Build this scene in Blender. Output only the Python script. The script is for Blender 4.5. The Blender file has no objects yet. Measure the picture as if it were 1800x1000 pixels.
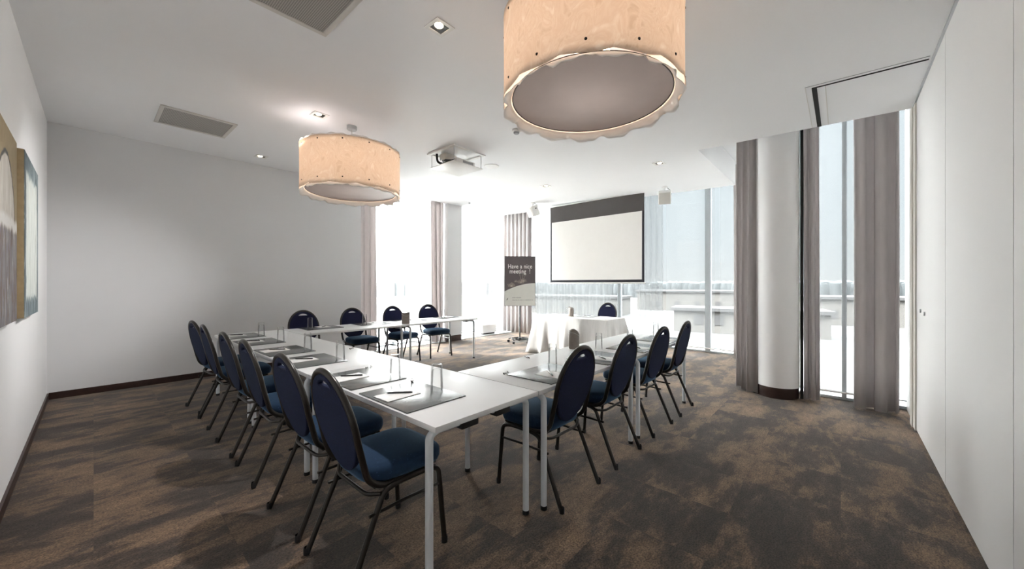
import bpy, bmesh, math, random
from math import sin, cos, pi, radians
from mathutils import Vector, Matrix
random.seed(7)
SC = bpy.context.scene
COL = SC.collection
H, FPX = 1.36, 652.0                       # eye height, focal length in pixels of an 1800-wide picture
YAW = math.atan2(578, 652)                 # the room is turned this far from the view direction
TZ = 0.735                                 # table height
def zc(y): return 3.084 + 0.0284 * y       # height of the (very slightly falling) ceiling

# ------------------------------------------------------------------ materials
def newmat(name):
    m = bpy.data.materials.new(name); m.use_nodes = True
    nt = m.node_tree
    return m, nt, nt.nodes['Principled BSDF'], nt.nodes['Material Output']
def N(nt, t, **kw):
    n = nt.nodes.new(t)
    for k, v in kw.items(): setattr(n, k, v)
    return n
def ramp(nt, fac, stops, interp='LINEAR'):
    r = N(nt, 'ShaderNodeValToRGB'); r.color_ramp.interpolation = interp
    while len(r.color_ramp.elements) < len(stops): r.color_ramp.elements.new(0.5)
    for e, (p, c) in zip(r.color_ramp.elements, stops):
        e.position = p; e.color = (*c, 1)
    nt.links.new(fac, r.inputs['Fac']); return r.outputs['Color']
def noise(nt, vec, scale, detail=3, rough=.55, dist=0):
    n = N(nt, 'ShaderNodeTexNoise'); n.inputs['Scale'].default_value = scale
    n.inputs['Detail'].default_value = detail; n.inputs['Roughness'].default_value = rough
    n.inputs['Distortion'].default_value = dist
    if vec is not None: nt.links.new(vec, n.inputs['Vector'])
    return n
def bump(nt, h, b, strength=.2, dist=.002):
    n = N(nt, 'ShaderNodeBump'); n.inputs['Strength'].default_value = strength; n.inputs['Distance'].default_value = dist
    nt.links.new(h, n.inputs['Height']); nt.links.new(n.outputs['Normal'], b.inputs['Normal'])
def objvec(nt, scale=(1, 1, 1)):
    tc = N(nt, 'ShaderNodeTexCoord'); mp = N(nt, 'ShaderNodeMapping')
    mp.inputs['Scale'].default_value = scale
    nt.links.new(tc.outputs['Object'], mp.inputs['Vector']); return mp.outputs['Vector']
def geovec(nt, scale=(1, 1, 1)):
    g = N(nt, 'ShaderNodeNewGeometry'); mp = N(nt, 'ShaderNodeMapping')
    mp.inputs['Scale'].default_value = scale
    nt.links.new(g.outputs['Position'], mp.inputs['Vector']); return mp.outputs['Vector']
def plain(name, col, rough=.5, metal=0, var=.06, scale=6, spec=.5, bmp=0, emit=None, sheen=0):
    m, nt, b, o = newmat(name)
    v = objvec(nt); n = noise(nt, v, scale)
    c2 = tuple(min(1, c * (1 + var)) for c in col); c1 = tuple(c * (1 - var) for c in col)
    nt.links.new(ramp(nt, n.outputs['Fac'], [(.3, c1), (.7, c2)]), b.inputs['Base Color'])
    b.inputs['Roughness'].default_value = rough; b.inputs['Metallic'].default_value = metal
    b.inputs['Specular IOR Level'].default_value = spec
    if sheen:
        b.inputs['Sheen Weight'].default_value = sheen
    if bmp:
        n2 = noise(nt, v, scale * 12, 2); bump(nt, n2.outputs['Fac'], b, bmp)
    if emit:
        b.inputs['Emission Color'].default_value = (*emit[:3], 1); b.inputs['Emission Strength'].default_value = emit[3]
    return m
M = {}
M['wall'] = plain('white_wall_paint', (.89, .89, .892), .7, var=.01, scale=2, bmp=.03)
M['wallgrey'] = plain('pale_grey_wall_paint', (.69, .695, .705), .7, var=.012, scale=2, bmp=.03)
M['ceil'] = plain('white_ceiling_paint', (.895, .90, .91), .8, var=.008, scale=1.5)
M['part'] = plain('white_laminate', (.76, .752, .745), .45, var=.008, scale=2)
M['jamb'] = plain('cream_trim', (.80, .77, .71), .5, var=.02)
M['darkwood'] = plain('dark_brown_skirting', (.035, .016, .012), .4, var=.2, scale=20)
M['black'] = plain('black_plastic', (.012, .012, .013), .4, var=.1)
M['shadowgap'] = plain('dark_gap', (.02, .02, .02), .9)
M['tabletop'] = plain('white_laminate_tabletop', (.76, .765, .765), .36, var=.008, scale=3)
M['tableedge'] = plain('table_edge', (.62, .64, .66), .35, var=.02)
M['tubewhite'] = plain('white_powder_coat', (.70, .73, .76), .3, var=.02)
M['bronze'] = plain('dark_bronze_tube', (.026, .022, .018), .3, metal=.3, var=.15, scale=30)
M['alu'] = plain('brushed_aluminium', (.55, .57, .58), .35, metal=.8, var=.05)
M['mullion'] = plain('grey_window_metal', (.58, .62, .64), .45, metal=.3, var=.04)
M['whiteplastic'] = plain('white_plastic', (.82, .81, .79), .4, var=.02)
M['greyplastic'] = plain('grey_plastic', (.35, .35, .36), .45, var=.05)
M['paper'] = plain('white_paper', (.86, .86, .85), .6, var=.02)
M['pen'] = plain('black_pen', (.01, .01, .012), .25, var=.1)
M['silver'] = plain('silver_foil', (.75, .75, .76), .25, metal=.7, var=.1)
M['cup'] = plain('taupe_leather', (.235, .20, .175), .42, var=.08, scale=25, bmp=.1)
M['screenwhite'] = plain('projection_fabric', (.80, .78, .75), .75, var=.01)
M['screenmask'] = plain('screen_mask', (.07, .062, .06), .6, var=.05)
M['screenborder'] = plain('screen_border', (.012, .012, .022), .5, var=.05)
M['signdark'] = plain('sign_dark_print', (.105, .088, .092), .5, var=.05)
M['signlight'] = plain('sign_pale_print', (.60, .60, .56), .5, var=.02)
M['signtext'] = plain('sign_white_ink', (.85, .84, .82), .6, var=.01)
M['signbrown'] = plain('sign_beige_ink', (.50, .43, .36), .6, var=.02)
M['ink'] = plain('grey_ink', (.25, .25, .25), .6)
M['black_metal'] = plain('black_metal', (.02, .023, .025), .35, metal=.4, var=.1)
M['vent'] = plain('vent_frame', (.66, .64, .60), .5, var=.02)
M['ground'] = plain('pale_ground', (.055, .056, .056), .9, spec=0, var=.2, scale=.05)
M['bounce_slab'] = plain('pale_bounce_slab', (.45, .45, .44), .9, var=.05, scale=.4)
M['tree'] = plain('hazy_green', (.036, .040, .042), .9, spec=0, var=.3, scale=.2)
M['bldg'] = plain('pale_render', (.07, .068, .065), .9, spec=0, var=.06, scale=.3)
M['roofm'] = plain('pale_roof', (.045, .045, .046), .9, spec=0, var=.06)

def leather(name, col):
    m, nt, b, o = newmat(name)
    v = objvec(nt); n = noise(nt, v, 180, 3)
    nt.links.new(ramp(nt, n.outputs['Fac'], [(.3, tuple(c * .85 for c in col)), (.7, tuple(c * 1.15 for c in col))]), b.inputs['Base Color'])
    b.inputs['Roughness'].default_value = .27; b.inputs['Specular IOR Level'].default_value = .6
    bump(nt, n.outputs['Fac'], b, .05, .001); return m
M['pad'] = leather('dark_grey_desk_pad', (.085, .092, .091))
b_ = M['pad'].node_tree.nodes['Principled BSDF']; b_.inputs['Coat Weight'].default_value = .6; b_.inputs['Coat Roughness'].default_value = .2; b_.inputs['Coat IOR'].default_value = 1.45

def fabric(name, col, dots=True, sheen=.5):
    m, nt, b, o = newmat(name)
    v = objvec(nt)
    vor = N(nt, 'ShaderNodeTexVoronoi'); vor.inputs['Scale'].default_value = 55
    nt.links.new(v, vor.inputs['Vector'])
    c = ramp(nt, vor.outputs['Distance'], [(.0, tuple(min(1, x * 5 + .04) for x in col)), (.13, col), (1, tuple(x * .8 for x in col))])
    nt.links.new(c, b.inputs['Base Color'])
    b.inputs['Roughness'].default_value = .85; b.inputs['Sheen Weight'].default_value = sheen
    b.inputs['Sheen Roughness'].default_value = .5
    b.inputs['Sheen Tint'].default_value = (.35, .6, .9, 1)
    b.inputs['Specular IOR Level'].default_value = .2
    n = noise(nt, v, 500, 2); bump(nt, n.outputs['Fac'], b, .3, .002); return m
M['seat'] = fabric('navy_cloth_lit', (.012, .033, .076), sheen=.42)  # same cloth as the back, its lit tone and sky sheen put into the colour
M['back'] = fabric('navy_cloth_shaded', (.008, .009, .038), sheen=.08)  # same cloth as the seat, darkened to its shaded tone

def curtain_mat(name, col, trans=.25):
    m, nt, b, o = newmat(name)
    v = geovec(nt, (1, 1, .15)); n = noise(nt, v, 40, 2)
    nt.links.new(ramp(nt, n.outputs['Fac'], [(.3, tuple(c * .95 for c in col)), (.7, tuple(c * 1.05 for c in col))]), b.inputs['Base Color'])
    b.inputs['Roughness'].default_value = .85; b.inputs['Sheen Weight'].default_value = .2
    t = N(nt, 'ShaderNodeBsdfTranslucent'); t.inputs['Color'].default_value = (*col, 1)
    mx = N(nt, 'ShaderNodeMixShader'); mx.inputs[0].default_value = trans
    nt.links.new(b.outputs[0], mx.inputs[1]); nt.links.new(t.outputs[0], mx.inputs[2]); nt.links.new(mx.outputs[0], o.inputs['Surface'])
    return m
M['curtain'] = curtain_mat('taupe_grey_curtain', (.62, .585, .58), .35)
M['cloth'] = curtain_mat('white_table_linen', (.70, .69, .675), .12)

def blind_mat(name, tr, col):
    m, nt, b, o = newmat(name)
    v = geovec(nt, (1, 1, 1)); n = noise(nt, v, 300, 1)
    tp = N(nt, 'ShaderNodeBsdfTransparent'); tp.inputs['Color'].default_value = (.98, .985, .985, 1)
    tl = N(nt, 'ShaderNodeBsdfTranslucent'); tl.inputs['Color'].default_value = (*col, 1)
    df = N(nt, 'ShaderNodeBsdfDiffuse'); nt.links.new(ramp(nt, n.outputs['Fac'], [(.3, tuple(c * .95 for c in col)), (.7, col)]), df.inputs['Color'])
    a = N(nt, 'ShaderNodeMixShader'); a.inputs[0].default_value = .35
    nt.links.new(tl.outputs[0], a.inputs[1]); nt.links.new(df.outputs[0], a.inputs[2])
    mx = N(nt, 'ShaderNodeMixShader'); mx.inputs[0].default_value = 1 - tr
    nt.links.new(tp.outputs[0], mx.inputs[1]); nt.links.new(a.outputs[0], mx.inputs[2])
    nt.links.new(mx.outputs[0], o.inputs['Surface']); return m
M['blind'] = blind_mat('sheer_white_blind', .72, (.45, .47, .48))

M['voile'] = blind_mat('white_voile', .5, (.34, .355, .36))
def thin_glass(name, tint, refl=.9):
    m, nt, b, o = newmat(name)
    tp = N(nt, 'ShaderNodeBsdfTransparent'); tp.inputs['Color'].default_value = (*tint, 1)
    gl = N(nt, 'ShaderNodeBsdfGlossy'); gl.inputs['Roughness'].default_value = .03
    fr = N(nt, 'ShaderNodeFresnel'); fr.inputs['IOR'].default_value = 1.45
    mu = N(nt, 'ShaderNodeMath', operation='MULTIPLY'); mu.inputs[1].default_value = refl
    nt.links.new(fr.outputs[0], mu.inputs[0])
    mx = N(nt, 'ShaderNodeMixShader')
    nt.links.new(mu.outputs[0], mx.inputs[0]); nt.links.new(tp.outputs[0], mx.inputs[1]); nt.links.new(gl.outputs[0], mx.inputs[2])
    nt.links.new(mx.outputs[0], o.inputs['Surface']); return m
M['pane'] = thin_glass('window_glass', (.965, .98, .98))
M['glass'] = thin_glass('clear_drinking_glass', (.987, .99, .99), .55)

def carpet():
    m, nt, b, o = newmat('brown_blotched_carpet')
    g = N(nt, 'ShaderNodeNewGeometry'); sx = N(nt, 'ShaderNodeSeparateXYZ'); nt.links.new(g.outputs['Position'], sx.inputs[0])
    def tile(sock):
        d = N(nt, 'ShaderNodeMath', operation='DIVIDE'); d.inputs[1].default_value = .5; nt.links.new(sock, d.inputs[0])
        f = N(nt, 'ShaderNodeMath', operation='FLOOR'); nt.links.new(d.outputs[0], f.inputs[0]); return f.outputs[0]
    cx = N(nt, 'ShaderNodeCombineXYZ'); nt.links.new(tile(sx.outputs[0]), cx.inputs[0]); nt.links.new(tile(sx.outputs[1]), cx.inputs[1])
    wn = N(nt, 'ShaderNodeTexWhiteNoise'); nt.links.new(cx.outputs[0], wn.inputs['Vector'])
    mp = N(nt, 'ShaderNodeMapping'); mp.inputs['Scale'].default_value = (1.75, 4.0, 1); nt.links.new(g.outputs['Position'], mp.inputs['Vector'])
    sc = N(nt, 'ShaderNodeVectorMath', operation='SCALE'); sc.inputs['Scale'].default_value = .55; nt.links.new(wn.outputs['Color'], sc.inputs[0])
    ad = N(nt, 'ShaderNodeVectorMath', operation='ADD'); nt.links.new(mp.outputs[0], ad.inputs[0]); nt.links.new(sc.outputs[0], ad.inputs[1])
    n1 = noise(nt, ad.outputs[0], 1.0, 8, .66, .12)
    base = ramp(nt, n1.outputs['Fac'], [(.39, (.040, .029, .0225)), (.475, (.060, .042, .031)), (.53, (.128, .082, .050)), (.66, (.19, .122, .074))])
    fine = noise(nt, geovec(nt, (95, 120, 100)), 1, 2, .7)
    mid = noise(nt, geovec(nt, (15, 26, 15)), 1, 4, .75)
    def mul(a, fac, lo, hi):
        mr = N(nt, 'ShaderNodeMapRange'); mr.inputs['From Min'].default_value = .32; mr.inputs['From Max'].default_value = .68
        mr.inputs['To Min'].default_value = lo; mr.inputs['To Max'].default_value = hi
        nt.links.new(fac, mr.inputs['Value'])
        mm = N(nt, 'ShaderNodeVectorMath', operation='SCALE'); nt.links.new(a, mm.inputs[0]); nt.links.new(mr.outputs[0], mm.inputs['Scale']); return mm.outputs[0]
    c = mul(mul(mul(base, fine.outputs['Fac'], .35, 1.65), mid.outputs['Fac'], .72, 1.28), wn.outputs['Value'], .93, 1.07)
    nt.links.new(c, b.inputs['Base Color']); b.inputs['Roughness'].default_value = .95; b.inputs['Specular IOR Level'].default_value = .15
    b.inputs['Sheen Weight'].default_value = .15; b.inputs['Sheen Roughness'].default_value = .6
    bump(nt, fine.outputs['Fac'], b, .5, .006); return m
M['carpet'] = carpet()

def capiz():
    m, nt, b, o = newmat('swirled_cream_shade')
    v = objvec(nt, (1, 1, .7)); n = noise(nt, v, 7, 3, .5, 3.5)
    c = ramp(nt, n.outputs['Fac'], [(.30, (.73, .62, .51)), (.45, (.84, .745, .645)), (.55, (.79, .68, .575)), (.72, (.90, .83, .74))])
    nt.links.new(c, b.inputs['Base Color']); b.inputs['Roughness'].default_value = .45
    t = N(nt, 'ShaderNodeBsdfTranslucent'); nt.links.new(c, t.inputs['Color'])
    mx = N(nt, 'ShaderNodeMixShader'); mx.inputs[0].default_value = .5
    nt.links.new(b.outputs[0], mx.inputs[1]); nt.links.new(t.outputs[0], mx.inputs[2]); nt.links.new(mx.outputs[0], o.inputs['Surface']); return m
M['shade'] = capiz()
def translucent(name, col, f):
    m, nt, b, o = newmat(name)
    v = objvec(nt); n = noise(nt, v, 9, 2)
    c = ramp(nt, n.outputs['Fac'], [(.3, tuple(x * .95 for x in col)), (.7, col)])
    nt.links.new(c, b.inputs['Base Color']); b.inputs['Roughness'].default_value = .5
    t = N(nt, 'ShaderNodeBsdfTranslucent'); nt.links.new(c, t.inputs['Color'])
    mx = N(nt, 'ShaderNodeMixShader'); mx.inputs[0].default_value = f
    nt.links.new(b.outputs[0], mx.inputs[1]); nt.links.new(t.outputs[0], mx.inputs[2]); nt.links.new(mx.outputs[0], o.inputs['Surface']); return m
M['shadeedge'] = translucent('clear_frosted_edge', (.95, .93, .91), .5)
M['diffuser'] = translucent('grey_pink_diffuser', (.46, .405, .39), .07)
M['lampglow'] = plain('lamp_glow', (.9, .8, .6), .4, emit=(1, .82, .55, 4))

def grille_mat():
    m, nt, b, o = newmat('perforated_grille')
    g = N(nt, 'ShaderNodeNewGeometry')
    w = N(nt, 'ShaderNodeTexWave'); w.wave_type = 'BANDS'; w.bands_direction = 'X'; w.inputs['Scale'].default_value = 26
    w2 = N(nt, 'ShaderNodeTexWave'); w2.wave_type = 'BANDS'; w2.bands_direction = 'Y'; w2.inputs['Scale'].default_value = 26
    nt.links.new(g.outputs['Position'], w.inputs['Vector']); nt.links.new(g.outputs['Position'], w2.inputs['Vector'])
    mm = N(nt, 'ShaderNodeMath', operation='MULTIPLY'); nt.links.new(w.outputs['Fac'], mm.inputs[0]); nt.links.new(w2.outputs['Fac'], mm.inputs[1])
    nt.links.new(ramp(nt, mm.outputs[0], [(.15, (.46, .44, .41)), (.45, (.17, .165, .155))]), b.inputs['Base Color'])
    b.inputs['Roughness'].default_value = .6; return m
M['grille'] = grille_mat()

def art(name, kind):
    m, nt, b, o = newmat(name)
    tc = N(nt, 'ShaderNodeTexCoord'); sx = N(nt, 'ShaderNodeSeparateXYZ'); nt.links.new(tc.outputs['Object'], sx.inputs[0])
    mp = N(nt, 'ShaderNodeMapping'); mp.inputs['Scale'].default_value = (1, 9, 1.3); nt.links.new(tc.outputs['Object'], mp.inputs['Vector'])
    streak = noise(nt, mp.outputs[0], 2.2, 6, .7, 1.2)
    broad = noise(nt, tc.outputs['Object'], 6, 4, .6, 1)
    def mr(sock, a, bb, lo=0, hi=1):
        n = N(nt, 'ShaderNodeMapRange'); n.inputs['From Min'].default_value = a; n.inputs['From Max'].default_value = bb
        n.inputs['To Min'].default_value = lo; n.inputs['To Max'].default_value = hi; nt.links.new(sock, n.inputs['Value']); return n.outputs[0]
    def mix(f, a, c):
        n = N(nt, 'ShaderNodeMix', data_type='RGBA'); nt.links.new(f, n.inputs[0])
        for i, s in ((6, a), (7, c)):
            if isinstance(s, tuple): n.inputs[i].default_value = (*s, 1)
            else: nt.links.new(s, n.inputs[i])
        return n.outputs[2]
    def math_(op, a, c):
        n = N(nt, 'ShaderNodeMath', operation=op)
        for i, s in ((0, a), (1, c)):
            if isinstance(s, (int, float)): n.inputs[i].default_value = s
            else: nt.links.new(s, n.inputs[i])
        return n.outputs[0]
    y, z = sx.outputs[1], sx.outputs[2]
    if kind == 0:      # tan ground, pale arch on top, grey and white streaks below
        lower = ramp(nt, streak.outputs['Fac'], [(.32, (.04, .035, .035)), (.42, (.20, .13, .09)), (.5, (.22, .22, .25)), (.58, (.30, .28, .28)), (.66, (.75, .73, .70))])
        tan = ramp(nt, broad.outputs['Fac'], [(.3, (.28, .21, .11)), (.7, (.36, .28, .16))])
        arch = ramp(nt, streak.outputs['Fac'], [(.3, (.40, .35, .30)), (.5, (.60, .56, .50)), (.7, (.78, .75, .70))])
        yy = math_('DIVIDE', math_('SUBTRACT', y, .06), .33); zz = math_('DIVIDE', z, .40)
        rr = math_('ADD', math_('MULTIPLY', yy, yy), math_('MULTIPLY', zz, zz))
        wob = math_('ADD', rr, math_('MULTIPLY', math_('SUBTRACT', broad.outputs['Fac'], .5), .35))
        ins = mr(wob, 1.0, .96)
        line = math_('MULTIPLY', mr(wob, 1.12, 1.06), mr(wob, .94, 1.0))
        up = mix(line, mix(ins, tan, arch), (.05, .05, .05))
        zw = math_('ADD', z, math_('MULTIPLY', math_('SUBTRACT', streak.outputs['Fac'], .5), .12))
        c = mix(mr(zw, .0, -.03), up, lower)
        band = math_('MULTIPLY', mr(zw, -.02, .0), mr(zw, .07, .04))
        c = mix(band, c, (.78, .76, .73))
    else:              # dark teal border, pale streaked centre
        edge = ramp(nt, streak.outputs['Fac'], [(.35, (.03, .05, .06)), (.5, (.13, .18, .20)), (.65, (.45, .52, .52))])
        mid = ramp(nt, streak.outputs['Fac'], [(.3, (.40, .42, .38)), (.45, (.62, .66, .62)), (.6, (.74, .78, .74)), (.72, (.66, .58, .45))])
        ay = math_('ABSOLUTE', y, 0); az = math_('ABSOLUTE', z, 0)
        wy = math_('ADD', ay, math_('MULTIPLY', math_('SUBTRACT', broad.outputs['Fac'], .5), .1))
        wz = math_('ADD', az, math_('MULTIPLY', math_('SUBTRACT', streak.outputs['Fac'], .5), .25))
        f = math_('MULTIPLY', mr(wy, .39, .37), mr(wz, .47, .45))
        c = mix(f, edge, mid)
    nt.links.new(c, b.inputs['Base Color']); b.inputs['Roughness'].default_value = .6
    bump(nt, streak.outputs['Fac'], b, .3, .004); return m
M['art0'] = art('arch_painting', 0); M['art1'] = art('streaked_painting', 1)
M['canvas'] = plain('tan_canvas_edge', (.36, .27, .15), .8, var=.08, scale=30)

# ------------------------------------------------------------------ mesh helpers
class MB:
    def __init__(s): s.bm = bmesh.new()
    def box(s, x0, x1, y0, y1, z0, z1, bev=0, rot=None):
        r = bmesh.ops.create_cube(s.bm, size=1)
        vs = r['verts']
        for v in vs: v.co = Vector(((x0 + x1) / 2 + v.co.x * (x1 - x0), (y0 + y1) / 2 + v.co.y * (y1 - y0), (z0 + z1) / 2 + v.co.z * (z1 - z0)))
        if bev:
            es = {e for v in vs for e in v.link_edges}
            r = bmesh.ops.bevel(s.bm, geom=list(es), offset=bev, segments=2, affect='EDGES', profile=.5)
            vs = list({v for f in r['faces'] for v in f.verts} | {v for v in vs if v.is_valid})
        if rot: bmesh.ops.transform(s.bm, matrix=rot, verts=vs)
        return s
    def poly(s, pts, z0, z1):                      # z0 / z1 numbers or functions of (x, y)
        f0 = z0 if callable(z0) else (lambda x, y: z0); f1 = z1 if callable(z1) else (lambda x, y: z1)
        a = [s.bm.verts.new((x, y, f0(x, y))) for x, y in pts]; b = [s.bm.verts.new((x, y, f1(x, y))) for x, y in pts]
        n = len(pts); s.bm.faces.new(a[::-1]); s.bm.faces.new(b)
        for i in range(n): s.bm.faces.new((a[i], a[(i + 1) % n], b[(i + 1) % n], b[i]))
        return s
    def tube(s, pts, r, seg=10, closed=False, flat=1.0):
        pts = [Vector(p) for p in pts]; n = len(pts); rings = []
        rr = r if isinstance(r, (list, tuple)) else [r] * n
        up = None
        for i, p in enumerate(pts):
            if closed: d = (pts[(i + 1) % n] - pts[i - 1]).normalized()
            else: d = (pts[min(i + 1, n - 1)] - pts[max(i - 1, 0)]).normalized()
            if up is None:
                up = d.orthogonal().normalized()
            up = (up - d * up.dot(d)); up = up.normalized() if up.length > 1e-6 else d.orthogonal().normalized()
            w = d.cross(up)
            rings.append([s.bm.verts.new(p + (up * cos(2 * pi * k / seg) + w * sin(2 * pi * k / seg) * flat) * rr[i]) for k in range(seg)])
        m = n if closed else n - 1
        for i in range(m):
            a, b = rings[i], rings[(i + 1) % n]
            for k in range(seg): s.bm.faces.new((a[k], a[(k + 1) % seg], b[(k + 1) % seg], b[k]))
        if not closed: s.bm.faces.new(rings[0][::-1]); s.bm.faces.new(rings[-1])
        return s
    def lathe(s, prof, seg=24, ctr=(0, 0, 0), ex=1, ey=1):
        rings = []
        for r, z in prof:
            if r < 1e-6: rings.append([s.bm.verts.new((ctr[0], ctr[1], ctr[2] + z))])
            else: rings.append([s.bm.verts.new((ctr[0] + ex * r * cos(2 * pi * k / seg), ctr[1] + ey * r * sin(2 * pi * k / seg), ctr[2] + z)) for k in range(seg)])
        for a, b in zip(rings, rings[1:]):
            for k in range(seg):
                q = (k + 1) % seg
                if len(a) == 1 and len(b) > 1: s.bm.faces.new((a[0], b[q], b[k]))
                elif len(b) == 1 and len(a) > 1: s.bm.faces.new((a[k], a[q], b[0]))
                elif len(a) > 1: s.bm.faces.new((a[k], a[q], b[q], b[k]))
        return s
    def grid(s, nu, nv, fn):
        vs = [[s.bm.verts.new(fn(i / (nu - 1), j / (nv - 1))) for j in range(nv)] for i in range(nu)]
        for i in range(nu - 1):
            for j in range(nv - 1): s.bm.faces.new((vs[i][j], vs[i + 1][j], vs[i + 1][j + 1], vs[i][j + 1]))
        return s
    def rings(s, loops, cap=True):                 # loops of equal length
        R = [[s.bm.verts.new(p) for p in L] for L in loops]; n = len(R[0])
        for a, b in zip(R, R[1:]):
            for k in range(n): s.bm.faces.new((a[k], a[(k + 1) % n], b[(k + 1) % n], b[k]))
        if cap: s.bm.faces.new(R[0][::-1]); s.bm.faces.new(R[-1])
        return s
    def build(s, name, mat, parent=None, smooth=True, angle=40, solid=0):
        bmesh.ops.recalc_face_normals(s.bm, faces=s.bm.faces)
        me = bpy.data.meshes.new(name); s.bm.to_mesh(me); s.bm.free()
        if smooth:
            for p in me.polygons: p.use_smooth = True
            me.set_sharp_from_angle(angle=radians(angle))
        me.materials.append(mat)
        o = bpy.data.objects.new(name, me); COL.objects.link(o); o.parent = parent
        if solid:
            md = o.modifiers.new('thickness', 'SOLIDIFY'); md.thickness = solid; md.offset = 0
        return o
def tag(o, label=None, cat=None, group=None, kind=None):
    for k, v in (('label', label), ('category', cat), ('group', group), ('kind', kind)):
        if v: o[k] = v
    return o
def empty(name, loc=(0, 0, 0), rz=0):
    o = bpy.data.objects.new(name, None); COL.objects.link(o); o.location = loc; o.rotation_euler = (0, 0, rz)
    o.empty_display_size = .1; return o
def thing(name, label, cat, loc=(0, 0, 0), rz=0, group=None): return tag(empty(name, loc, rz), label, cat, group)
def copy_tree(o, parent=None):
    c = o.copy(); COL.objects.link(c)
    if parent: c.parent = parent
    for ch in list(o.children): copy_tree(ch, c)
    return c
def struct(name, mb, mat, parent=None, **kw):
    o = mb.build(name, mat, parent, **kw)
    if not parent: o['kind'] = 'structure'
    return o
def bx(*a, **k): return MB().box(*a, **k)
def arc(c, r, a0, a1, n, plane):                    # points of an arc in a plane given by two axes
    u, w = plane
    return [Vector(c) + Vector(u) * r * cos(a0 + (a1 - a0) * i / n) + Vector(w) * r * sin(a0 + (a1 - a0) * i / n) for i in range(n + 1)]
def round_path(pts, r, n=5):
    pts = [Vector(p) for p in pts]; out = [pts[0]]
    for i in range(1, len(pts) - 1):
        a, b, c = pts[i - 1], pts[i], pts[i + 1]
        d1 = (a - b); d2 = (c - b); rr = min(r, d1.length * .48, d2.length * .48)
        p, q = b + d1.normalized() * rr, b + d2.normalized() * rr
        for k in range(n + 1):
            t = k / n; out.append(p * (1 - t) ** 2 + b * 2 * t * (1 - t) + q * t * t)
    out.append(pts[-1]); return out
ORD = ['nearest the camera', 'second from the camera', 'third from the camera', 'fourth from the camera', 'fifth from the camera', 'farthest from the camera']

# ------------------------------------------------------------------ the room
XL, YB, YP = -.365, 7.0, -.525                     # left wall, back-left wall, right partition
XF, YW, XN = 8.20, 7.52, 5.88                      # glass of the far facade, of the left windows, of the near right window
YS = .97                                          # step between the far facade and the near right window
ROOF = 3.56
struct('floor', MB().poly([(XL - .2, YP - .3), (XN + .1, YP - .3), (XN + .1, YS - .05), (XF + .1, YS - .05), (XF + .1, YW + .1), (XL - .2, YW + .1)], -.12, 0), M['carpet'])
CX, CXF, CY = 5.27, 7.55, 7.03                     # edges of the lowered ceiling
ce = MB()
ce.poly([(XL, YP - .08), (CX, YP - .08), (CX, 1.40), (CXF, 1.40), (CXF, CY), (XL, CY)], lambda x, y: zc(y), ROOF - .02)
struct('ceiling', ce, M['ceil'], smooth=False)
struct('ceiling', MB().poly([(XL - .2, YP - .3), (XN + .1, YP - .3), (XN + .1, YS - .05), (XF + .1, YS - .05), (XF + .1, YW + .1), (XL - .2, YW + .1)], ROOF, ROOF + .15), M['ceil'])
struct('wall_left', bx(XL - .15, XL, YP - .3, YW + .1, 0, ROOF), M['wall'])
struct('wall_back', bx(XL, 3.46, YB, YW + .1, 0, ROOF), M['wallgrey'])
struct('baseboard_left', bx(XL, XL + .014, YP, YB, 0, .075), M['darkwood'])
struct('baseboard_back', bx(XL + .014, 3.46, YB - .014, YB, 0, .08), M['darkwood'])
# stub of wall between the two left windows, with its dark base
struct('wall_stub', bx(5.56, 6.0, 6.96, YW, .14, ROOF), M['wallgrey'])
struct('baseboard_stub', bx(5.57, 5.99, 6.97, YW, 0, .14), M['darkwood'])
# right-hand folding partition: panels, dark joints, jambs
xs = [5.05, 3.795, 2.48, 1.2, -.08, XL]
for i in range(5):
    struct('wall_right', bx(xs[i + 1] + .004, xs[i] - .004, YP - .07, YP, .012, zc(YP) - .02), M['part'])
struct('trim_1', bx(XL, 5.05, YP - .08, YP - .03, 0, .012), M['shadowgap'])
struct('trim_2', bx(XL, 5.05, YP - .12, YP - .075, 0, ROOF), M['shadowgap'])
struct('trim_3', bx(XL, 5.30, YP - .06, YP + .012, zc(YP) - .018, zc(YP) + .002), M['alu'])
struct('trim_4', bx(5.05, 5.075, YP - .05, YP - .012, 0, zc(YP) - .018), M['shadowgap'])
struct('door_jamb_trim_5', bx(5.075, 5.165, YP - .08, YP + .01, 0, zc(YP) - .018, bev=.004), M['jamb'])
struct('door_jamb_trim_6', bx(5.18, 5.30, YP - .08, YP + .02, 0, zc(YP) - .018, bev=.004), M['jamb'])
struct('trim_7', bx(5.165, 5.18, YP - .06, YP - .005, 0, zc(YP) - .018), M['cup'])
struct('wall_end', bx(5.30, XN + .1, YP - .15, YP - .01, 0, ROOF), M['part'])
struct('wall_outer', bx(XL - .15, XN + .1, YP - .3, YP - .15, 0, ROOF), M['wall'])
# step wall between the two right-hand facades
struct('wall_step', bx(XN - .02, XF + .1, YS - .12, YS, 0, ROOF), M['wall'])
# partition knobs
for i, x in enumerate((4.80, 4.60)):
    o = MB().lathe([(0, 0), (.016, 0), (.018, .004), (.016, .009), (0, .010)], 20).build('lock_knob', M['alu'])
    o.matrix_world = Matrix.Translation((x, YP, 1.13 - .015 * i)) @ Matrix.Rotation(-pi / 2, 4, 'X')
    tag(o, ['small round metal lock on white partition, closer to the jamb', 'small round metal lock on white partition, farther from the jamb'][i], 'lock', 'partition locks')
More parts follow.
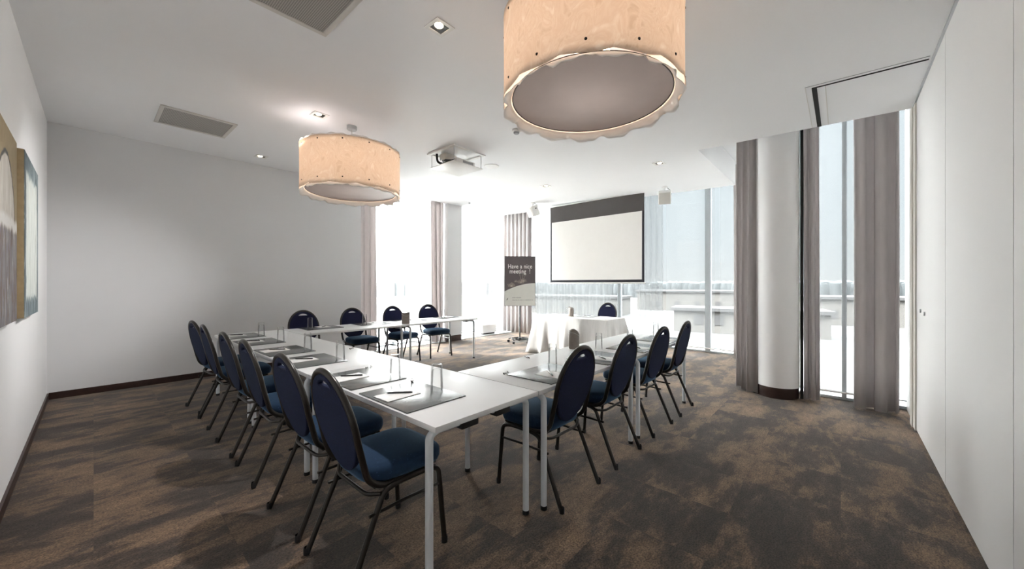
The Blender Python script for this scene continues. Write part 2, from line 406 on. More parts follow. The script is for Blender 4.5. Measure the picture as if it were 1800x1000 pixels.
# round pillar
pl = MB().lathe([(0, .13), (.222, .13), (.222, 3.45), (.222, ROOF)], 64, (5.60, .59, 0)).build('pillar', M['wall']); pl['kind'] = 'structure'
pb = MB().lathe([(0, 0), (.216, 0), (.216, .13), (0, .13)], 64, (5.60, .59, 0)).build('pillar_baseboard', M['darkwood']); pb['kind'] = 'structure'
struct('shadow_strip_1', bx(5.58, 5.612, .333, .363, 0, ROOF), M['shadowgap'])  # dark strip drawn for the shadow gap right of the pillar
struct('shadow_strip_2', bx(5.52, 5.545, .806, .83, 0, ROOF), M['shadowgap'])  # matching shadow line as a dark strip on the pillar's left
# grooves of the ceiling hatch by the partition
def ceil_strip(name, a, b, w, mat, d=.006):
    a, b = Vector((*a, 0)), Vector((*b, 0)); n = (b - a).normalized().cross(Vector((0, 0, 1))) * w / 2
    pts = [(a + n), (b + n), (b - n), (a - n)]
    return struct(name, MB().poly([(p.x, p.y) for p in pts], lambda x, y: zc(y) - d, lambda x, y: zc(y) + .001), mat, smooth=False)
ceil_strip('trim_8', (4.20, .175), (5.262, .175), .035, M['shadowgap'])
ceil_strip('trim_9', (4.20, .19), (4.20, -.50), .012, M['shadowgap'])
ceil_strip('trim_10', (4.15, .235), (4.15, -.50), .005, M['greyplastic'], .003)
ceil_strip('trim_11', (4.15, .235), (5.262, .235), .004, M['vent'], .003)
ceil_strip('trim_12', (4.215, .10), (5.262, .10), .006, M['vent'], .004)

# ------------------------------------------------------------------ windows
def window_run(name, a, b, t, panes, mull, nrm):
    """glazing along x (t='x') or y between a and b at the plane value nrm[0]; mull = list of (pos, half width)"""
    p = nrm; w = empty(name); w['kind'] = 'structure'
    def B(u0, u1, d0, d1, z0, z1, nm, mat, bev=0):
        mb = bx(u0, u1, p + d0, p + d1, z0, z1, bev=bev) if t == 'x' else bx(p + d0, p + d1, u0, u1, z0, z1, bev=bev)
        return mb.build(nm, mat, w)
    B(a, b, -.004, .004, .05, ROOF, 'pane', M['pane'])
    B(a, b, -.03, .03, 0, .035, 'bottom_rail', M['mullion'], .003)
    B(a, b, -.025, .025, .085, .10, 'glazing_bar', M['mullion'], .003)
    B(a, b, -.03, .03, ROOF - .06, ROOF, 'top_rail', M['mullion'], .003)
    for q, h in mull: B(q - h, q + h, -.07, .03, .035, ROOF - .06, 'mullion', M['mullion'], .004)
    return w
window_run('window_1', 3.46, 5.56, 'x', 2, [(4.42, .04)], YW)
window_run('window_2', 6.0, XF, 'x', 2, [(7.27, .035)], YW)
window_run('window_3', YS, YW - .08, 'y', 4, [(3.88, .035), (1.99, .05)], XF)
window_run('window_4', YP - .01, YS - .12, 'y', 2, [(-.03, .022), (.42, .03)], XN)
struct('window_sill_1', bx(3.46, 5.56, YB + .02, YW - .03, 0, .012), M['alu'])
struct('window_sill_2', bx(6.0, XF - .2, YB + .02, YW - .03, 0, .012), M['alu'])

def blind(label, t, a, b, p, z0=.10, z1=ROOF - .02):
    r = thing('roller_blind', label, 'blind', ((a + b) / 2, p, z0) if t == 'x' else (p, (a + b) / 2, z0), 0 if t == 'x' else pi / 2, 'sheer roller blinds at the windows')
    w = (b - a) / 2
    MB().grid(12, 3, lambda u, v: (-w + 2 * w * u, .004 * sin(u * 9), v * (z1 - z0))).build('fabric', M['blind'], r)
    MB().tube([(-w, 0, 0), (w, 0, 0)], .011, 10).build('bottom_bar', M['whiteplastic'], r)
    MB().tube([(-w, .0, z1 - z0), (w, 0, z1 - z0)], .02, 12).build('roller', M['whiteplastic'], r)
    return r
YBL, XFL, XNL = 7.38, 8.03, 5.78
for a, b, l in ((3.55, 4.655, 'sheer white blind at left window, next to the grey wall'), (4.675, 5.52, 'sheer white blind at left window, beside the second curtain'),
                (6.03, 6.80, 'sheer white blind just right of the grey wall stub'), (6.815, 7.46, 'sheer white blind behind the low white convector'), (7.475, 7.98, 'narrow sheer white blind at far left corner, left of the sign')):
    blind(l, 'x', a, b, YBL)
for a, b, l in ((6.24, 7.25, 'sheer blind behind the meeting sign and folded curtain'), (3.83, 6.20, 'wide sheer blind behind the projection screen'), (2.855, 3.77, 'sheer blind at right edge of the projection screen'),
                (1.84, 2.765, 'sheer blind below the right-hand white loudspeaker'), (1.30, 1.745, 'narrow sheer blind beside the curtain left of the pillar')):
    blind(l, 'y', a, b, XFL)
blind('sheer blind in the window between pillar and partition', 'y', -.44, .40, XNL)
# low white convector on the floor
cv = thing('convector', 'low pale convector box on floor below left windows', 'heater', (7.2, 7.27, 0), 0)
MB().poly([(-.26, -.06), (.26, -.06), (.26, .06), (-.26, .06)], .04, .26).build('casing', M['whiteplastic'], cv)
bx(-.22, .22, -.05, .05, 0, .04).build('plinth', M['black'], cv)
bx(-.24, .24, -.03, .03, .26, .268).build('top_grille', M['alu'], cv)

# ------------------------------------------------------------------ curtains
def curtain(label, a, b, folds, amp, z0, z1, seed, flare=0.0):
    a, b = Vector((*a, 0)), Vector((*b, 0)); L = (b - a).length; d = (b - a) / L; n = d.cross(Vector((0, 0, 1)))
    mid = (a + b) / 2; rnd = random.Random(seed); ph = [rnd.uniform(0, 6.28) for _ in range(4)]; nu = folds * 10 + 1
    def fn(u, v):
        z = z0 + (z1 - z0) * v
        w = u * folds * 2 * pi
        am = amp * (1 + .25 * sin(ph[0] + 5 * u)) * (.8 + .2 * (1 - v))
        off = am * (sin(w) + .25 * sin(2 * w + ph[1])) + .012 * sin(3 * v + ph[2] + 4 * u)
        s = (u - .5) * L * (1 + flare * (1 - v)) + .006 * sin(2.5 * v + ph[3]) + .35 * amp * sin(2 * w + ph[2])
        p = d * s + n * off
        return (p.x, p.y, z)
    o = MB().grid(nu, 9, fn).build('curtain', M['curtain'], None, angle=180, solid=.004)
    o.location = (mid.x, mid.y, 0)
    return tag(o, label, 'curtain', 'taupe curtains at the windows')
curtain('grey curtain at the end of the plain grey wall', (3.49, 7.13), (3.88, 7.13), 3, .07, .015, ROOF - .01, 1)
curtain('grey curtain between the two left windows, against the wall stub', (5.13, 7.11), (5.53, 7.11), 3, .06, .015, ROOF - .01, 2)
curtain('wide pleated grey curtain behind the meeting sign', (7.86, 7.28), (7.86, 6.26), 7, .055, .03, ROOF - .02, 3)
curtain('grey curtain hanging farther back, left of the pillar curtain', (7.80, 1.47), (7.80, 1.27), 2, .04, .015, ROOF - .01, 4)
curtain('light grey curtain right beside the left side of the pillar', (5.70, 1.03), (5.46, .79), 3, .045, .012, ROOF - .01, 5, .15)
curtain('narrow dark curtain beside the right side of the pillar', (5.60, .325), (5.58, .195), 2, .035, .012, ROOF - .01, 6)
curtain('broad dark curtain next to the white partition', (5.60, -.13), (5.56, -.45), 2, .085, .012, ROOF - .01, 7)

def voile(label, y0, y1, folds, seed):
    o = curtain(label, (7.93, y0), (7.93, y1), folds, .03, .02, ROOF - .02, seed)
    o.name = 'voile_curtain'; o.modifiers.clear(); o.data.materials.clear(); o.data.materials.append(M['voile'])
    o['group'] = 'sheer voile curtains'; return o
voile('sheer white voile curtain behind the head table, under the screen', 6.15, 3.98, 12, 21)
voile('narrow sheer voile curtain at the right edge of the screen', 3.30, 2.80, 4, 22)
# ------------------------------------------------------------------ chairs
def plate_with_slot():
    """oval padded back with its hand slot, seen face-on in (x, z)"""
    cu = bpy.data.curves.new('outline', 'CURVE'); cu.dimensions = '2D'; cu.fill_mode = 'BOTH'; cu.extrude = .005; cu.bevel_depth = .008; cu.bevel_resolution = 2
    def sp(pts):
        s = cu.splines.new('POLY'); s.points.add(len(pts) - 1); s.use_cyclic_u = True
        for p, q in zip(s.points, pts): p.co = (*q, 0, 1)
    out = []
    for k in range(48):
        t = 2 * pi * k / 48; x, z = cos(t), sin(t)
        out.append((.196 * (1 if z > 0 else 1 - .10 * z * z) * x, (.232 if z > 0 else .238) * z))
    sp(out)
    slot = []
    for k in range(24):
        t = 2 * pi * k / 24; x = .072 * cos(t); slot.append((x, .196 + .0215 * sin(t) - x * x * 2.6))
    sp(slot[::-1])
    ob = bpy.data.objects.new('tmp', cu); COL.objects.link(ob)
    dg = bpy.context.evaluated_depsgraph_get(); me = bpy.data.meshes.new_from_object(ob.evaluated_get(dg))
    bpy.data.objects.remove(ob); me.name = 'backrest'
    for p in me.polygons: p.use_smooth = True
    me.set_sharp_from_angle(angle=radians(50))
    return me
def make_chair():
    r = thing('banquet_chair', '', 'chair', group='navy banquet chairs round the tables')
    # seat cushion
    def outline(k, s, z):
        L = []
        for i in range(48):
            t = 2 * pi * i / 48; c_, s_ = cos(t), sin(t); e = 2 / 4.4
            x = .222 * math.copysign(abs(c_) ** e, c_); y = .215 * math.copysign(abs(s_) ** e, s_)
            x *= 1 - .09 * (.5 - y / .43)
            L.append((x * s, .035 + y * s, z))
        return L
    lo = [outline(0, s, z) for s, z in ((.90, .430), (.97, .436), (1.0, .455), (1.0, .478), (.985, .494), (.94, .505), (.80, .513), (.5, .518), (.2, .519))]
    MB().rings(lo).build('seat', M['seat'], r, angle=60)
    tilt = math.atan2(.115, .50)
    be = plate_with_slot(); be.materials.clear(); be.materials.append(M['back'])
    b = bpy.data.objects.new('backrest', be); COL.objects.link(b); b.parent = r
    b.matrix_local = Matrix.Translation((0, -.243, .708)) @ Matrix.Rotation(tilt + pi / 2, 4, 'X')
    yb = lambda z: -.243 - (z - .708) * math.tan(tilt)
    # hoop round the back, running down and forward under the seat
    pts = [(.195, .0, .424), (.197, -.12, .424), (.199, -.185, .47), (.203, yb(.56), .56)]
    half = round_path(pts, .07, 6)
    for k in range(0, 13):
        t = -.25 + (pi / 2 + .25) * k / 12
        half.append(Vector((.206 * cos(t), 0, .712 + .243 * sin(t))))
    for p in half[-13:]: p.y = yb(p.z)
    path = half + [Vector((-p.x, p.y, p.z)) for p in half[-2::-1]]
    MB().tube(path, .0148, 12).build('back_frame', M['bronze'], r)
    # ring hugging the cushion edge
    # side frames: rear leg, rail, front leg as separate meshes
    for s in (-1, 1):
        rl = round_path([(s * .222, -.29, .0), (s * .213, -.115, .405), (s * .21, -.04, .418), (s * .21, .02, .418)], .07, 6)
        MB().tube(rl, .0135, 10).build('leg', M['bronze'], r)
        fl = round_path([(s * .224, .225, .0), (s * .212, .195, .40), (s * .21, .13, .418), (s * .21, .02, .418)], .05, 6)
        MB().tube(fl, .0135, 10).build('leg', M['bronze'], r)
        MB().tube([(s * .2165, -.188, .235 + .085), (s * .2165, .0, .325), (s * .2165, .208, .32)], .0075, 8).build('stretcher', M['bronze'], r)
    MB().tube(round_path([(-.215, -.13, .40), (-.15, -.165, .385), (.15, -.165, .385), (.215, -.13, .40)], .06), .0095, 8).build('cross_bar', M['bronze'], r)
    MB().tube([(-.212, .17, .415), (.212, .17, .415)], .009, 8).build('cross_bar', M['bronze'], r)
    bx(-.19, .19, -.15, .20, .418, .432, bev=.004).build('seat_board', M['black'], r)
    for ch in [c for c in r.children if c.name.startswith('leg')]:
        me = ch.data; f = min(me.vertices, key=lambda v: v.co.z).co
        fx = sum(v.co.x for v in list(me.vertices) if v.co.z < .02) / max(1, len([v for v in me.vertices if v.co.z < .02]))
        fy = sum(v.co.y for v in me.vertices if v.co.z < .02) / max(1, len([v for v in me.vertices if v.co.z < .02]))
        MB().lathe([(0, .002), (.016, .002), (.016, .03), (.0136, .036)], 12, (fx, fy, 0)).build('foot_cap', M['black'], ch)
    return r
proto = make_chair(); first = [True]
def put_chair(x, y, rz, label):
    o = proto if first[0] else copy_tree(proto); first[0] = False
    o.location = (x, y, 0.006); o.rotation_euler = (0, 0, rz); o['label'] = label
    return o
for i, y in enumerate((1.785, 2.37, 3.15, 3.79, 4.63, 5.25)):
    put_chair(1.0, y, -pi / 2 + (0, .02, -.01, .02, 0, .10)[i], 'navy oval-backed chair on the outer side of left table row, ' + ORD[i])
for i, x in enumerate((2.06, 2.755, 3.51, 4.20)):
    put_chair(x, 1.525, (0, .02, -.02, .03)[i], 'navy oval-backed chair on the near side of right table row, ' + ['nearest the camera', 'second from the camera', 'third from the camera', 'last and farthest'][i])
for i, x in enumerate((2.10, 2.86, 3.61, 4.33)):
    put_chair(x, 5.80, pi + (0, .03, .05, -.12)[i], 'navy oval-backed chair behind the back table row, ' + ['leftmost, before the plain grey wall', 'second from left, beside the first curtain', 'third from left, behind the leather cup', 'rightmost, before the bright window'][i])
put_chair(7.00, 3.72, pi / 2, 'lone navy chair behind the white-clothed table under the screen')

# ------------------------------------------------------------------ tables
def make_table(label, x, y, L, rz, W=.735):
    r = thing('folding_table', label, 'table', (x, y, 0), rz, 'white folding tables set in a U')
    bx(-W / 2, W / 2, -L / 2, L / 2, TZ - .027, TZ, bev=.0025).build('tabletop', M['tabletop'], r)
    for ye in (-L / 2 + .075, L / 2 - .075):
        for s in (-1, 1):
            p = round_path([(s * (W / 2 - .022), ye, .0), (s * (W / 2 - .022), ye, .668), (s * (W / 2 - .06), ye, .689), (s * .06, ye, .688)], .06, 6)
            lg = MB().tube(p, .0185, 14).build('leg', M['tubewhite'], r)
            MB().lathe([(0, 0), (.0205, 0), (.0205, .02), (.0185, .024)], 16, (s * (W / 2 - .022), ye, 0)).build('foot_cap', M['black'], lg)
            bx(s * .12 - .055, s * .12 + .055, ye - .03, ye + .03, .655, TZ - .0275, bev=.006).build('bracket', M['black'], r)
    return r
AX = (.99 + 1.725) / 2
AY = [(1.325, 2.780), (2.783, 4.250), (4.253, 5.80)]
for i, (a, b) in enumerate(AY):
    make_table('white folding table in the left row, ' + ['nearest the camera', 'middle one of the row', 'at the far corner'][i], AX, (a + b) / 2, b - a, 0)
for i, (a, b) in enumerate([(1.735, 3.125), (3.128, 4.57)]):
    make_table('white folding table in the right row, ' + ['joined to the near table', 'far end piece'][i], (a + b) / 2, 1.325 + .3675, b - a, pi / 2)
for i, (a, b) in enumerate([(1.735, 3.24), (3.243, 4.745)]):
    make_table('white folding table in the back row, ' + ['left one by the corner', 'right one toward the sign'][i], (a + b) / 2, 5.80 - .3675, b - a, pi / 2)
# head table under its cloth
HX, HY, HW, HL = 6.20, 3.80, .70, 1.56
make_table('folding table hidden under the white cloth', HX, HY, HL - .06, 0, HW - .04)
del bpy.data.objects[[o for o in bpy.data.objects if o.get('label') == 'folding table hidden under the white cloth'][0].name]['group']
def tablecloth():
    mb = MB(); per = []; rnd = random.Random(4)
    nL, nW = 40, 20
    for i in range(nL): per.append((-HW / 2, -HL / 2 + HL * i / nL, -1, 0))
    for i in range(nW): per.append((-HW / 2 + HW * i / nW, HL / 2, 0, 1))
    for i in range(nL): per.append((HW / 2, HL / 2 - HL * i / nL, 1, 0))
    for i in range(nW): per.append((HW / 2 - HW * i / nW, -HL / 2, 0, -1))
    n = len(per); loops = []
    zs = [TZ + .006, TZ + .003, TZ - .012, TZ - .06, .58, .42, .26, .12, .012]
    for q, z in enumerate(zs):
        t = (TZ - z) / TZ; L = []
        for k, (x, y, nx, ny) in enumerate(per):
            s = k / n * 2 * pi
            w = t * (.035 * sin(11 * s + 1) + .03 * sin(17 * s + 2.2) + .018 * sin(29 * s))
            corner = max(0, 1 - min(math.hypot(abs(x) - HW / 2, abs(y) - HL / 2) / .16, 1))
            cx, cy = math.copysign(1, x), math.copysign(1, y)
            o = .012 + w * (1 - .5 * corner) + .03 * t
            L.append((x + nx * o + cx * corner * .10 * t, y + ny * o + cy * corner * .14 * t, z))
        if q == 0: L = [(x * .985, y * .985, z) for x, y, _, _ in per]
        loops.append(L)
    mb.rings(loops, cap=False); mb.bm.verts.ensure_lookup_table()
    mb.bm.faces.new([mb.bm.verts[i] for i in range(n)])
    o = mb.build('tablecloth', M['cloth'], None, angle=70, solid=.0025); o.location = (HX, HY, 0)
    return tag(o, 'white linen cloth draped to the floor over the head table', 'tablecloth')
tablecloth()

# ------------------------------------------------------------------ place settings
def make_pad():
    o = bx(-.245, .245, -.188, .188, 0, .006, bev=.002).build('writing_pad', M['pad'])
    return tag(o, '', 'desk pad', 'dark writing pads on the tables')
def make_notepad():
    mb = MB(); mb.box(-.074, .074, -.105, .105, 0, .003, bev=.0006)
    o = mb.build('notepad', M['paper']); return tag(o, '', 'notepad', 'white notepads on the writing pads')
def make_pen():
    r = thing('ballpoint_pen', '', 'pen', group='black pens on the notepads')
    MB().tube([(-.07, 0, .005), (-.06, 0, .005), (.06, 0, .005), (.072, 0, .005)], [.0015, .005, .005, .0042], 10).build('barrel', M['pen'], r)
    bx(.025, .07, -.0012, .0012, .0095, .0108).build('clip', M['pen'], r)
    return r
def make_glass():
    mb = MB()   # upturned tumbler: thick base on top
    mb.lathe([(.036, .0), (.0345, .06), (.0325, .12), (.0310, .155), (.0285, .160), (.012, .157), (0, .1565)], 28)
    mb.lathe([(.0345, .0), (.0328, .06), (.0308, .118), (.027, .128), (.012, .134), (0, .135)], 28)
    mb.lathe([(.0345, .0), (.036, .0)], 28)
    o = mb.build('water_glass', M['glass']); return tag(o, '', 'glass', 'upturned water glasses on the tables')
def make_candy():
    r = thing('wrapped_sweet', '', 'candy', group='wrapped sweets beside the writing pads')
    MB().lathe([(0, .0), (.009, .001), (.013, .005), (.009, .010), (0, .011)], 14, ex=1.2).build('sweet', M['silver'], r)
    for s in (-1, 1): MB().tube([(s * .013, 0, .005), (s * .022, 0, .005), (s * .030, .001, .006)], [.003, .007, .010], 8, flat=.35).build('wrapper_twist', M['black' if s < 0 else 'silver'], r)
    return r
protos = {}
def place(fn, x, y, z, rz, label):
    if fn not in protos: o = protos[fn] = fn()
    else: o = copy_tree(protos[fn])
    o.location = (x, y, z); o.rotation_euler = (0, 0, rz); o['label'] = label; return o
def setting(cx, cy, f, where, glass=None, jit=0, z=TZ, pen=True):
    """f = direction (angle) the sitter looks in"""
    fx, fy = cos(f), sin(f); rx, ry = fy, -fx; rz = f - pi / 2 + jit
    P = lambda r, q: (cx + rx * r + fx * q, cy + ry * r + fy * q)
    place(make_pad, cx, cy, z + .0006, rz, 'dark grey writing pad ' + where)
    nx, ny = P(-.045, -.062); place(make_notepad, nx, ny, z + .0072, rz + .03, 'white notepad on pad ' + where)
    px, py = P(-.055, -.045); place(make_pen, px, py, z + .0106, rz + .85 + jit * 3, 'black pen on notepad ' + where)
    if glass: place(make_glass, *glass, z + (.0072 if abs((glass[0] - cx) * rx + (glass[1] - cy) * ry) < .245 and abs((glass[0] - cx) * fx + (glass[1] - cy) * fy) < .188 else .0008), 0, 'upturned water glass at the place ' + where)
for i, (y, g) in enumerate(((1.81, (1.31, 1.74)), (2.40, (1.314, 2.19)), (3.25, (1.335, 3.055)), (3.92, (1.34, 3.76)), (4.72, (1.345, 4.54)), (5.42, (1.345, 5.24)))):
    setting(1.19, y, 0, 'on the left table row, ' + ORD[i], g, (0, .01, -.01, .01, 0, .01)[i])
for i, (x, g) in enumerate(((2.135, (2.345, 1.66)), (2.87, (3.20, 1.73)), (3.56, (3.90, 1.73)), (4.26, (4.50, 1.67)))):
    setting(x, 1.535, pi / 2, 'on the right table row, ' + ['nearest the camera', 'second from the camera', 'third from the camera', 'farthest from the camera'][i], g, (0, .02, .03, -.03)[i])
for i, (x, g) in enumerate(((2.17, (1.975, 5.46)), (2.93, (2.775, 5.50)), (3.62, (3.56, 5.50)), (4.45, (4.30, 5.52)))):
    setting(x, 5.59, -pi / 2, 'on the back table row, ' + ['leftmost', 'second from left', 'third from left', 'rightmost'][i], g, (0, -.02, .03, -.03)[i])
setting(6.29, 3.72, pi, 'on the white-clothed head table', (6.18, 4.02), .02, TZ + .0075)
for i, (x, y, rz, l) in enumerate(((1.365, 2.64, .4, 'foil-wrapped sweet by the second pad of the left table row'), (1.35, 2.05, .9, 'foil-wrapped sweet on corner of the nearest pad of left row'),
                      (1.915, 1.755, .2, 'foil-wrapped sweet by the nearest pad of the right table row'), (2.45, 2.00, 1.3, 'foil-wrapped sweet alone near inner edge of right table row'),
                      (1.66, 3.55, .6, 'foil-wrapped sweet near inner edge of the middle left table'))):
    place(make_candy, x, y, TZ + (.0068 if i in (1,) else .0008), rz, l)
def make_cup():
    mb = MB(); seg = 40
    def ring(rx, ry, z, wave=0): return [(rx * cos(2 * pi * k / seg), ry * sin(2 * pi * k / seg), z + wave * (cos(2 * pi * k / seg) ** 2 - .5) + wave * .5 * sin(2 * pi * k / seg)) for k in range(seg)]
    mb.rings([ring(.060, .048, 0), ring(.062, .05, .004), ring(.063, .051, .10), ring(.064, .052, .165, .024), ring(.061, .049, .168, .024), ring(.060, .048, .10), ring(.058, .046, .012)])
    r = thing('leather_cup', '', 'cup', group='taupe leather cups on the tables')
    mb.build('body', M['cup'], r, angle=50)
    MB().tube([(.0645 * cos(t), .0525 * sin(t), .146 + .024 * (cos(t) ** 2 - .5) + .012 * sin(t)) for t in [2 * pi * k / 40 for k in range(40)]], .0012, 6, closed=True).build('stitching', M['vent'], r)
    return r
place(make_cup, 3.12, 1.955, TZ + .0008, .5, 'taupe leather cup standing on the right table row')
place(make_cup, 3.30, 5.19, TZ + .0008, -.3, 'pale taupe leather cup on the back table row, before third chair')
place(make_cup, 6.12, 3.90, TZ + .0085, .8, 'dark taupe leather cup on the white-clothed head table')

# ------------------------------------------------------------------ projection screen
SX = 7.20; y0, y1 = 2.90, 5.165
zt = zc(4.0) - .02; zb = 1.405
ps = thing('projection_screen', 'pull-down white projection screen with dark upper mask hanging from ceiling', 'screen', (SX, (y0 + y1) / 2, zb))
hw = (y1 - y0) / 2
def sb(a, b, c, d, nm, mat, dx=0, th=.002): return bx(dx - th, dx + th, a, b, c, d).build(nm, mat, ps)
sb(-hw, hw, .0, zt - zb, 'backing', M['screenborder'], .004)
sb(-hw + .045, hw - .045, .055, zt - zb - .36, 'white_surface', M['screenwhite'], -.001)
sb(-hw + .001, hw - .001, zt - zb - .355, zt - zb - .001, 'upper_mask', M['screenmask'], -.001)
bx(-.016, .016, -hw - .02, hw + .02, -.03, .0, bev=.006).build('bottom_bar', M['whiteplastic'], ps)
bx(-.05, .06, -hw - .08, hw + .08, zt - zb, zt - zb + .012, bev=.003).build('ceiling_slot', M['whiteplastic'], ps)
MB().tube([(0, -hw - .02, -.015), (0, -hw - .11, -.018)], .004, 8).build('end_pin', M['black'], ps)

# ------------------------------------------------------------------ meeting sign on its stand
sx_, sy_ = 6.62, 5.62
sg = thing('sign_stand', 'black poster stand reading Have a nice meeting, before the far curtain', 'sign', (sx_, sy_, 0), 0)
fdir = Vector((sin(YAW + radians(90)) * 0 - sx_, -sy_, 0)).normalized()      # faces into the room
sg.rotation_euler = (0, 0, math.atan2(fdir.y, fdir.x) + pi / 2 + .10)         # local -y looks at the room
SW, SZ0, SZ1 = .73, .86, 2.02
bx(-SW / 2, SW / 2, -.012, .012, SZ0, SZ1, bev=.004).build('board', M['black_metal'], sg)
# pale lower field with a rising curved edge, dark upper field
zx = lambda x: SZ0 + .34 + .19 * (1 - ((SW / 2 - x) / SW) ** 2)
n_ = 24; mb = MB()
mb.grid(n_, 2, lambda u, v: (-SW / 2 + .006 + (SW - .012) * u, -.0132, SZ0 + .006 + v * (zx(-SW / 2 + SW * u) - SZ0 - .006)))
mb.build('pale_print', M['signlight'], sg)
mb = MB(); mb.grid(n_, 2, lambda u, v: (-SW / 2 + .006 + (SW - .012) * u, -.0132, zx(-SW / 2 + SW * u) + v * (SZ1 - .006 - zx(-SW / 2 + SW * u))))
mb.build('dark_print', M['signdark'], sg)
def text(body, size, x, z, name, mat, parent, y=-.0145, sx=1.0, align='CENTER', sp=1.0, off=0.0):
    cu = bpy.data.curves.new(name, 'FONT'); cu.body = body; cu.size = size; cu.align_x = align; cu.extrude = .0006; cu.space_character = sp; cu.offset = off
    ob = bpy.data.objects.new('tmp', cu); COL.objects.link(ob)
    dg = bpy.context.evaluated_depsgraph_get(); me = bpy.data.meshes.new_from_object(ob.evaluated_get(dg)); bpy.data.objects.remove(ob)
    me.name = name; me.materials.clear(); me.materials.append(mat)
    o = bpy.data.objects.new(name, me); COL.objects.link(o); o.parent = parent
    o.matrix_local = Matrix.Translation((x, y, z)) @ Matrix.Rotation(pi / 2, 4, 'X') @ Matrix.Diagonal((sx, 1, 1, 1))
    return o
text('Have a nice', .145, .0, SZ1 - .285, 'lettering', M['signtext'], sg, sx=.80, off=.001, sp=1.05)
text('meeting  !', .145, .0, SZ1 - .40, 'lettering', M['signtext'], sg, sx=.80, off=.001, sp=1.05)
# line-drawn flowers
fl = MB(); rnd = random.Random(3)
def petal(cx, cz, a, L, w):
    p = []
    for k in range(13):
        t = k / 12; s = sin(pi * t) * w; q = L * t
        p.append((cx + cos(a) * q - sin(a) * s, -.0142, cz + sin(a) * q + cos(a) * s))
    fl.tube(p, .0022, 4)
    p = []
    for k in range(13):
        t = k / 12; s = -sin(pi * t) * w; q = L * t
        p.append((cx + cos(a) * q - sin(a) * s, -.0142, cz + sin(a) * q + cos(a) * s))
    fl.tube(p, .0022, 4)
for (cx, cz, n, L, w) in ((-.20, SZ0 + .455, 9, .095, .014), (.02, SZ0 + .535, 7, .085, .015), (.085, SZ0 + .57, 6, .07, .012), (-.10, SZ0 + .56, 4, .05, .010)):
    for k in range(n): petal(cx, cz, .15 + (pi - .3) * k / (n - 1), L * rnd.uniform(.8, 1.15), w)
for (x_, z_, a) in ((.03, SZ0 + .60, 1.9), (.05, SZ0 + .60, 1.4), (.07, SZ0 + .60, 1.0)):
    fl.tube([(x_, -.0142, z_), (x_ + .05 * cos(a), -.0142, z_ + .06), (x_ + .09 * cos(a), -.0142, z_ + .10)], .0022, 4); petal(x_ + .09 * cos(a), z_ + .10, a, .045, .010)
fl.build('flower_drawing', M['signbrown'], sg)
# small emblem and two faint lines of print
em = MB(); em.tube([(-.31, -.0142, SZ0 + .13), (-.295, -.0142, SZ0 + .165), (-.28, -.0142, SZ0 + .185)], [.003, .009, .002], 6); em.tube([(-.315, -.0142, SZ0 + .155), (-.295, -.0142, SZ0 + .15)], .003, 6)
em.build('emblem', M['black'], sg)
pr = MB()
for z_, x0_, x1_, st in ((SZ0 + .185, -.18, .02, .013), (SZ0 + .13, -.18, .30, .015)):
    x = x0_
    while x < x1_:
        w = rnd.uniform(.006, .011); pr.box(x, x + w, -.0146, -.0136, z_, z_ + .016); x += w + (.004 if rnd.random() > .2 else .014)
pr.build('small_print', M['ink'], sg)
MB().tube([(-.05, -.016, SZ1 - .02), (0, -.02, SZ1 - .012), (.06, -.016, SZ1 + .005)], .004, 6).build('top_clip', M['silver'], sg)
MB().tube([(0, .012, .10), (0, .012, SZ0 + .5)], .016, 12).build('pole', M['black_metal'], sg)
bs = MB(); bs.tube([(.20 * cos(2 * pi * k / 32), .20 * sin(2 * pi * k / 32), .095) for k in range(32)], .014, 8, closed=True)
bs.lathe([(0, .085), (.055, .085), (.055, .11), (.02, .13), (0, .13)], 20)
for k in range(5):
    a = 2 * pi * k / 5 + .3; bs.tube([(.04 * cos(a), .04 * sin(a), .1), (.20 * cos(a), .20 * sin(a), .1), (.275 * cos(a), .275 * sin(a), .085)], .013, 8)
bs.build('base', M['black_metal'], sg)
for k in range(5):
    a = 2 * pi * k / 5 + .3; x, y = .275 * cos(a), .275 * sin(a)
    MB().tube([(x - .014 * sin(a), y + .014 * cos(a), .032), (x + .014 * sin(a), y - .014 * cos(a), .032)], .031, 16).build('caster', M['black'], sg)

# ------------------------------------------------------------------ paintings
def painting(label, ya, yb_, z0, z1, mat):
    r = thing('painting', label, 'painting', (XL + .002, (ya + yb_) / 2, (z0 + z1) / 2), 0, 'abstract canvases on the left wall')
    w, h = (yb_ - ya) / 2, (z1 - z0) / 2
    bx(0, .036, -w, w, -h, h, bev=.002).build('canvas', M['canvas'], r)
    bx(.0362, .0385, -w + .002, w - .002, -h + .002, h - .002).build('painted_face', mat, r)
painting('abstract canvas with pale arch on tan ground, nearer the camera', 2.93, 3.93, 1.13, 2.26, M['art0'])
painting('abstract canvas with pale streaks and teal border, nearer the corner', 4.33, 5.28, 1.12, 2.32, M['art1'])

